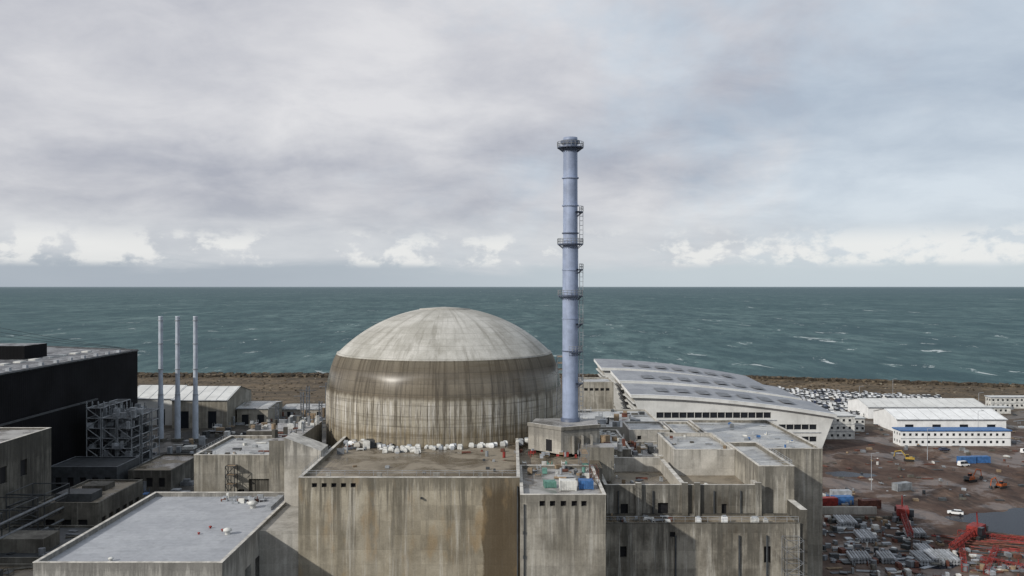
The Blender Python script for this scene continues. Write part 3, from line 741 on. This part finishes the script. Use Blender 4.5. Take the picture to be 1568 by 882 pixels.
# ------------------------------------------------------------ vehicles
def car(mb,T,m,van=False):
    mb.T=T
    H=1.95 if van else 1.42; W=.88
    side=[(-2.15,.35),(2.1,.35),(2.15,.75),(1.9,.88),(1.0,.98),(-1.9,1.02),(-2.15,.85)]
    v=[(a,-W,b_) for a,b_ in side]+[(a,W,b_) for a,b_ in side]; n=len(side)
    mb.add(v,[(i,(i+1)%n,n+(i+1)%n,n+i) for i in range(n)]+[tuple(range(n)),tuple(range(n,2*n))],m)
    b0=[(1.15,.9),(-1.95,.98)]; t0=[(.35,H),(-1.55,H)]
    if van: b0=[(1.7,.9),(-2.1,.98)]; t0=[(.9,H),(-2.05,H)]
    q=.12
    v=[(b0[0][0],-W+.04,b0[0][1]),(b0[1][0],-W+.04,b0[1][1]),(b0[1][0],W-.04,b0[1][1]),(b0[0][0],W-.04,b0[0][1]),
       (t0[0][0],-W+q+.06,t0[0][1]),(t0[1][0],-W+q+.06,t0[1][1]),(t0[1][0],W-q-.06,t0[1][1]),(t0[0][0],W-q-.06,t0[0][1])]
    mb.add(v,[(0,1,5,4),(2,3,7,6),(3,0,4,7)],'glass_dark'); mb.add(v,[(1,2,6,5)],m if van else 'glass_dark'); mb.add(v[4:],[(0,1,2,3)],m)
    for sx in (-1.35,1.35):
        for sy in (-1,1): mb.beam((sx,sy*.9,.32),(sx,sy*.68,.32),.32,'tyre',10)
    for sy in (-1,1): mb.beam((-.45,sy*(W-.1),.98),(-.45,sy*(W-.18),H-.02),.05,m)
    mb.T=None
cm=MB(); rr=random.Random(21)
y=458
while y<602:
    x=.292*y+ (8 if y<480 else 0); xe=(.388 if y<500 else .47)*y
    while x<xe:
        yy,zz,fd=interp(x)
        if rr.random()<.86 and y<yy-fd*.9:
            mt=rr.choice(['white_paint']*10+['silver_paint']*3+['navy_paint'])
            car(cm,Matrix.Translation((x+rr.uniform(-.2,.2),y+rr.uniform(-.5,.5),0))@Matrix.Rotation(math.pi/2*rr.choice([1,-1])+rr.uniform(-.04,.04),4,'Z')@Matrix.Scale(1.12,4),mt,rr.random()<.5)
        x+=2.8
    y+=rr.choice([5.6,5.6,9.5])
cm.obj('parked_cars')
def onecar(x,y,rot,m,van=False):
    mb=MB(); car(mb,Matrix.Translation((x,y,0.01))@Matrix.Rotation(rot,4,'Z'),m,van); mb.obj('parked_car')
onecar(130,268,2.7,'white_paint'); onecar(168,340,.3,'white_paint',True); onecar(190,330,1.2,'silver_paint'); onecar(206,366,.1,'white_paint',True); onecar(176,372,.2,'navy_paint'); onecar(-96,262,1.4,'white_paint',True); onecar(-88,240,1.5,'silver_paint'); onecar(184,310,.2,'white_paint',True)
def excavator(x,y,rot,m,s_=1.0):
    g=G('excavator'); T=Matrix.Translation((x,y,0))@Matrix.Rotation(rot,4,'Z')@Matrix.Scale(s_,4)
    a=g['tracks']; a.T=T
    for sy in (-1.2,1.2):
        pr=[(-2,.1),(2,.1),(2.35,.5),(2,.9),(-2,.9),(-2.35,.5)]
        v=[(p_[0],sy-.3,p_[1]) for p_ in pr]+[(p_[0],sy+.3,p_[1]) for p_ in pr]
        a.add(v,[(i,(i+1)%6,6+(i+1)%6,6+i) for i in range(6)]+[tuple(range(6)),tuple(range(6,12))],'tyre')
    a.box(-1,1,-.9,.9,.5,1.0,'dark_steel')
    b_=g['upper_body']; b_.T=T; b_.box(-2.4,1.2,-1.25,1.25,1.05,2.1,m); b_.box(-2.6,-1.6,-1.2,1.2,1.1,2.4,'dark_steel')
    c=g['cab']; c.T=T; c.box(.1,1.5,.3,1.24,2.1,3.1,'glass_dark'); c.box(.05,1.55,.25,1.28,3.1,3.2,m); c.box(1.25,1.55,-.1,1.25,1.1,2.1,m)
    d_=g['boom']; d_.T=T; d_.beam((1.1,-.3,1.8),(3.4,-.3,4.8),.28,m); d_.beam((3.3,-.3,4.8),(6.0,-.3,4.2),.24,m); d_.beam((6.0,-.3,4.5),(6.6,-.3,1.6),.2,m)
    d_.beam((2.0,-.3,2.2),(3.4,-.3,4.2),.1,'galv',8)
    k=g['bucket']; k.T=T; pr=[(6.3,1.8),(7.0,1.5),(6.9,.6),(6.1,.3),(5.8,.7),(6.1,1.2)]
    v=[(p_[0],-.8,p_[1]) for p_ in pr]+[(p_[0],.2,p_[1]) for p_ in pr]
    k.add(v,[(i,(i+1)%6,6+(i+1)%6,6+i) for i in range(6)]+[tuple(range(6)),tuple(range(6,12))],'dark_steel')
    g.done()
excavator(157,313,.5,'orange_paint',.85); excavator(152,350,2.8,'yellow_paint',.8); excavator(162,303,-2.6,'orange_paint',.8)
def crawler(x,y,rot,bp,m='red_paint'):
    g=G('crawler_crane'); T=Matrix.Translation((x,y,0))@Matrix.Rotation(rot,4,'Z')
    a=g['tracks']; a.T=T
    for sy in (-2,2):
        a.box(-3.4,3.4,sy-.5,sy+.5,.15,1.1,'tyre'); a.box(-2.8,2.8,sy-.4,sy+.4,1.1,1.25,'dark_steel')
    a.box(-1.2,1.2,-1.5,1.5,.6,1.3,m)
    b_=g['housing']; b_.T=T; b_.box(-3.6,1.6,-1.6,1.6,1.4,3.4,m); b_.box(-4.2,-3.61,-1.9,1.9,1.4,2.9,'dark_steel'); b_.box(.6,2.4,1.62,2.8,1.5,3.5,'glass_dark'); b_.beam((-2,0,3.4),(-1.4,0,6.8),.18,m)
    c=g['boom']; c.T=T; c.lattice((1.6,0,1.9),bp,1.3,14,.09,m); c.beam((-1.4,0,6.8),bp,.05,'dark_steel')
    g.done()
crawler(112,262,-1.9,(26,0,2.4)); crawler(123,243,-2.4,(20,2,1.8)); 
lt=G('crane_boom_section')
for (p_,q_) in (((106,214,.7),(116,236,.7)),((110,212,.7),(123,232,.7)),((120,246,.7),(134,238,.7)),((114,222,.7),(122,214,.7))):
    lt['lattice'].lattice(p_,q_,1.2,14,.07,'red_paint')
lt.done()
rbn=MB(); rr=random.Random(4)
for i in range(90):
    x=rr.uniform(112,136);y_=rr.uniform(228,246)
    rbn.beam((x,y_,.3),(x+rr.uniform(5,9),y_-rr.uniform(1,4),.3),.16,rr.choice(['rust','rust','rust','red_paint','dark_steel']),5)
rbn.obj('steel_beams')
for (x,y_,m_,rt) in ((96,279,'red_paint',.1),(101.5,281,'blue_paint',.05),(94,284,'white_dirty',.1),(104,289,'galv',0),(108,276,'rust',.2),(128,300,'steel',.4),(172,346,'blue_paint',.1),(178,347,'blue_paint',.05),(198,322,'white_dirty',.2),(214,338,'galv',1.1)):
    container('shipping_container',x,y_,0,6,2.4,2.5,m_,rt)
wl=MB(); wl.box(86,107,268,268.6,0,2.2,'concrete_light'); wl.box(86,107,271,271.5,0,1.6,'concrete_light'); wl.box(90,112,262,262.5,0,1.0,'concrete_dark'); wl.obj('retaining_wall')
def blob(name,cx,cy,rx,ry,z,seed,m='puddle_water'):
    rr=random.Random(seed); n=60; ph=[rr.uniform(0,6.28) for _ in range(5)]; v=[]
    for i in range(n):
        t_=2*math.pi*i/n; k=1+.16*math.sin(2*t_+ph[0])+.1*math.sin(3*t_+ph[1])+.07*math.sin(5*t_+ph[2])+.05*math.sin(9*t_+ph[3])+.03*math.sin(17*t_+ph[4])
        v.append((cx+rx*k*math.cos(t_),cy+ry*k*math.sin(t_),z))
    mb=MB(); mb.add(v,[tuple(range(n))],m); mb.obj(name)
blob('puddle',152,260,26,15,.012,2); blob('puddle',98,222,9,5,.012,5); blob('puddle',88,300,5,6,.012,6); blob('puddle',185,300,9,4,.012,8); blob('puddle',120,325,8,5,.012,9); blob('puddle',-92,280,4,14,.012,10)
cg=MB(); rr=random.Random(33)
SM=['steel','galv','dark_steel','dark_steel','wood','rust','grey_frame','steel','concrete_dark','grey_frame','white_dirty']
clutter(cg,76,112,208,262,0,290,rr,SM+['dark_steel','rust'],.4,2.4,1.4)
clutter(cg,112,135,208,232,0,90,rr,SM+['red_paint','rust'],.5,2.2,1.2)
clutter(cg,84,112,270,300,0,80,rr,SM+['blue_paint'],.5,2.2,1.5)
clutter(cg,112,240,284,372,0,150,rr,SM+['wood','rust','rust','concrete_dark'],.4,2.2,1.0)
clutter(cg,140,250,372,455,0,90,rr,SM,.6,2.4,1.4)
clutter(cg,240,330,380,500,0,110,rr,SM,.8,3.5,2.0)
for k in range(9):
    x=rr.uniform(80,108); y_=rr.uniform(214,258); n=rr.randint(4,8); L=rr.uniform(4,9)
    for j in range(n):
        for h in range(2): cg.beam((x+j*.75,y_,.4+h*.7),(x+j*.75+1,y_+L,.4+h*.7),.34,rr.choice(['steel','galv']),9)
cg.obj('site_materials')
hp=MB()
for (x,y_,r_,h) in ((210,398,9,2.5),(232,372,10,3),(148,332,6,1.6),(182,322,7,1.8),(226,350,8,2.4),(140,296,6,1.5),(250,410,12,3),(168,362,8,1.6),(126,346,7,1.4)):
    n=18; v=[(x,y_,h)]
    for rg in (.35,.7,1.0):
        for i in range(n):
            t_=2*math.pi*i/n; v.append((x+r_*rg*math.cos(t_)*rr.uniform(.85,1.15),y_+r_*rg*math.sin(t_)*rr.uniform(.85,1.15),max(-.05,h*(1-rg)*rr.uniform(.7,1.1)) if rg<1 else -.05))
    f=[(0,1+i,1+(i+1)%n) for i in range(n)]
    for a in range(2):
        for i in range(n): f.append((1+a*n+i,1+a*n+(i+1)%n,1+(a+1)*n+(i+1)%n,1+(a+1)*n+i))
    hp.add(v,f,'ground_mud')
hp.obj('spoil_heap')
lp=MB()
for (x,y_) in ((160,352),(205,402),(240,470),(275,470),(300,500),(150,455),(190,500),(225,540),(118,300),(262,440)):
    lp.beam((x,y_,0),(x,y_,12),.13,'galv',8,.08); lp.beam((x,y_,12),(x+2,y_,12.3),.07,'galv'); lp.box(x+1.6,x+2.5,y_-.2,y_+.2,12.2,12.4,'steel')
lp.obj('street_lamps')

# ------------------------------------------------------------ light, world
sd=Vector((-.79,-.62,0)).normalized()*math.cos(math.radians(27))+Vector((0,0,math.sin(math.radians(27))))
L=bpy.data.lights.new('sun','SUN'); L.energy=3.5; L.angle=math.radians(1.0); L.color=(1,.95,.87)
lo=bpy.data.objects.new('sun',L); sc.collection.objects.link(lo); lo.rotation_euler=(-sd).to_track_quat('-Z','Y').to_euler(); lo.location=(-100,-100,200)
W=bpy.data.worlds.new('World'); sc.world=W; W.use_nodes=True; t=W.node_tree; t.nodes.clear(); g=N(t)
out=g.n('ShaderNodeOutputWorld'); sky=g.n('ShaderNodeTexSky'); sky.sky_type='NISHITA'; sky.sun_disc=False
sky.sun_elevation=math.radians(27); sky.sun_rotation=math.radians(232)
b1=g.n('ShaderNodeBackground'); g.l(sky.outputs[0],b1.inputs[0]); b1.inputs[1].default_value=.09
tc=g.n('ShaderNodeTexCoord').outputs['Generated']
x,y,z=g.sep(tc); zc=g.math('MAXIMUM',z,0.0)
dv=g.math('ADD',zc,.22)
P=g.comb(g.math('DIVIDE',x,dv),g.math('DIVIDE',y,dv),0)
n1=g.noise(P,.85,5,.5,.25); n2=g.noise(P,2.6,7,.6,.3)
wA=g.math('SUBTRACT',g.noise(g.scalev(tc,4,4,9),1,5,.6),.5); wB=g.math('SUBTRACT',g.noise(g.scalev(tc,5,5,7),1.3,5,.6),.5)
ym=g.math('MAXIMUM',y,.1)
U=g.math('ADD',g.math('DIVIDE',x,ym),g.math('MULTIPLY',wA,.45)); V=g.math('ADD',g.math('DIVIDE',zc,ym),g.math('MULTIPLY',wB,.13))
tot=None
for (u0,v0,su,sv,am) in ((-.36,.115,.20,.045,-1.15),(-.50,.22,.16,.07,.45),(-.10,.27,.22,.06,.6),(-.18,.175,.14,.03,.75),(.10,.130,.12,.040,-.95),(.36,.215,.22,.05,-.6),(.34,.10,.26,.035,.75),(-.04,.075,.10,.02,-.4),(.52,.15,.10,.03,-.3)):
    a=g.math('POWER',g.math('ABSOLUTE',g.math('DIVIDE',g.math('SUBTRACT',U,u0),su)),2.0)
    c_=g.math('POWER',g.math('ABSOLUTE',g.math('DIVIDE',g.math('SUBTRACT',V,v0),sv)),2.0)
    e=g.math('MULTIPLY',g.math('EXPONENT',g.math('MULTIPLY',g.math('ADD',a,c_),-1.0)),am)
    tot=e if tot is None else g.math('ADD',tot,e)
nn=g.math('ADD',g.math('MULTIPLY',n1,.5),g.math('MULTIPLY',n2,.5))
tt=g.math('ADD',g.math('ADD',.55,g.math('MULTIPLY',g.math('SUBTRACT',nn,.5),3.0)),g.math('MULTIPLY',tot,.5),clamp=True)
cl=g.mix(tt,(.43,.445,.51),(.77,.765,.785))
blue=g.math('MULTIPLY',g.mapr(g.math('ADD',U,g.math('MULTIPLY',wB,1.2)),-.02,.45),.85)
cl=g.mix(blue,cl,g.mix(tt,(.44,.52,.62),(.66,.74,.82)))
bright=g.mapr(z,.03,.10,.5,0)
cl=g.mix(bright,cl,(.66,.71,.75))
n3=g.noise(g.scalev(tc,5,5,34),1,6,.6,.3)
hb=g.mapr(g.math('ADD',z,g.math('MULTIPLY',g.math('SUBTRACT',n3,.5),.05)),.036,.014)
left=g.mapr(x,.25,-.35,.1,1)
cl=g.mix(g.math('MULTIPLY',hb,.85),cl,g.mix(left,(.57,.65,.70),(.38,.44,.51)))
# cumulus heads
n4=g.noise(g.scalev(tc,20,20,34),1,7,.6,.15); n5=g.noise(g.scalev(tc,3.6,3.6,3),1,2,.5)
cb_=g.math('MULTIPLY',g.mapr(z,.018,.027),g.mapr(z,.068,.042)); 
cf=g.math('MULTIPLY',g.mapr(g.math('ADD',n4,g.math('MULTIPLY',g.math('SUBTRACT',n5,.5),.7)),.50,.62),cb_)
cl=g.mix(g.math('MULTIPLY',cf,.75),cl,(.90,.90,.885))
b2=g.n('ShaderNodeBackground'); g.l(cl,b2.inputs[0]); b2.inputs[1].default_value=1.0
mx=g.n('ShaderNodeMixShader'); mx.inputs[0].default_value=.93
g.l(b1.outputs[0],mx.inputs[1]); g.l(b2.outputs[0],mx.inputs[2]); g.l(mx.outputs[0],out.inputs[0])
# ------------------------------------------------------------ camera
cd=bpy.data.cameras.new('camera'); cam=bpy.data.objects.new('camera',cd); sc.collection.objects.link(cam)
cam.location=(0,0,67); cd.sensor_width=36; cd.lens=36*1400/1568; cd.clip_end=200000; cd.clip_start=1
cam.rotation_euler=(math.radians(90-.12),0,0); sc.camera=cam
sc.view_settings.view_transform='Standard'; sc.view_settings.look='None'; sc.view_settings.exposure=0
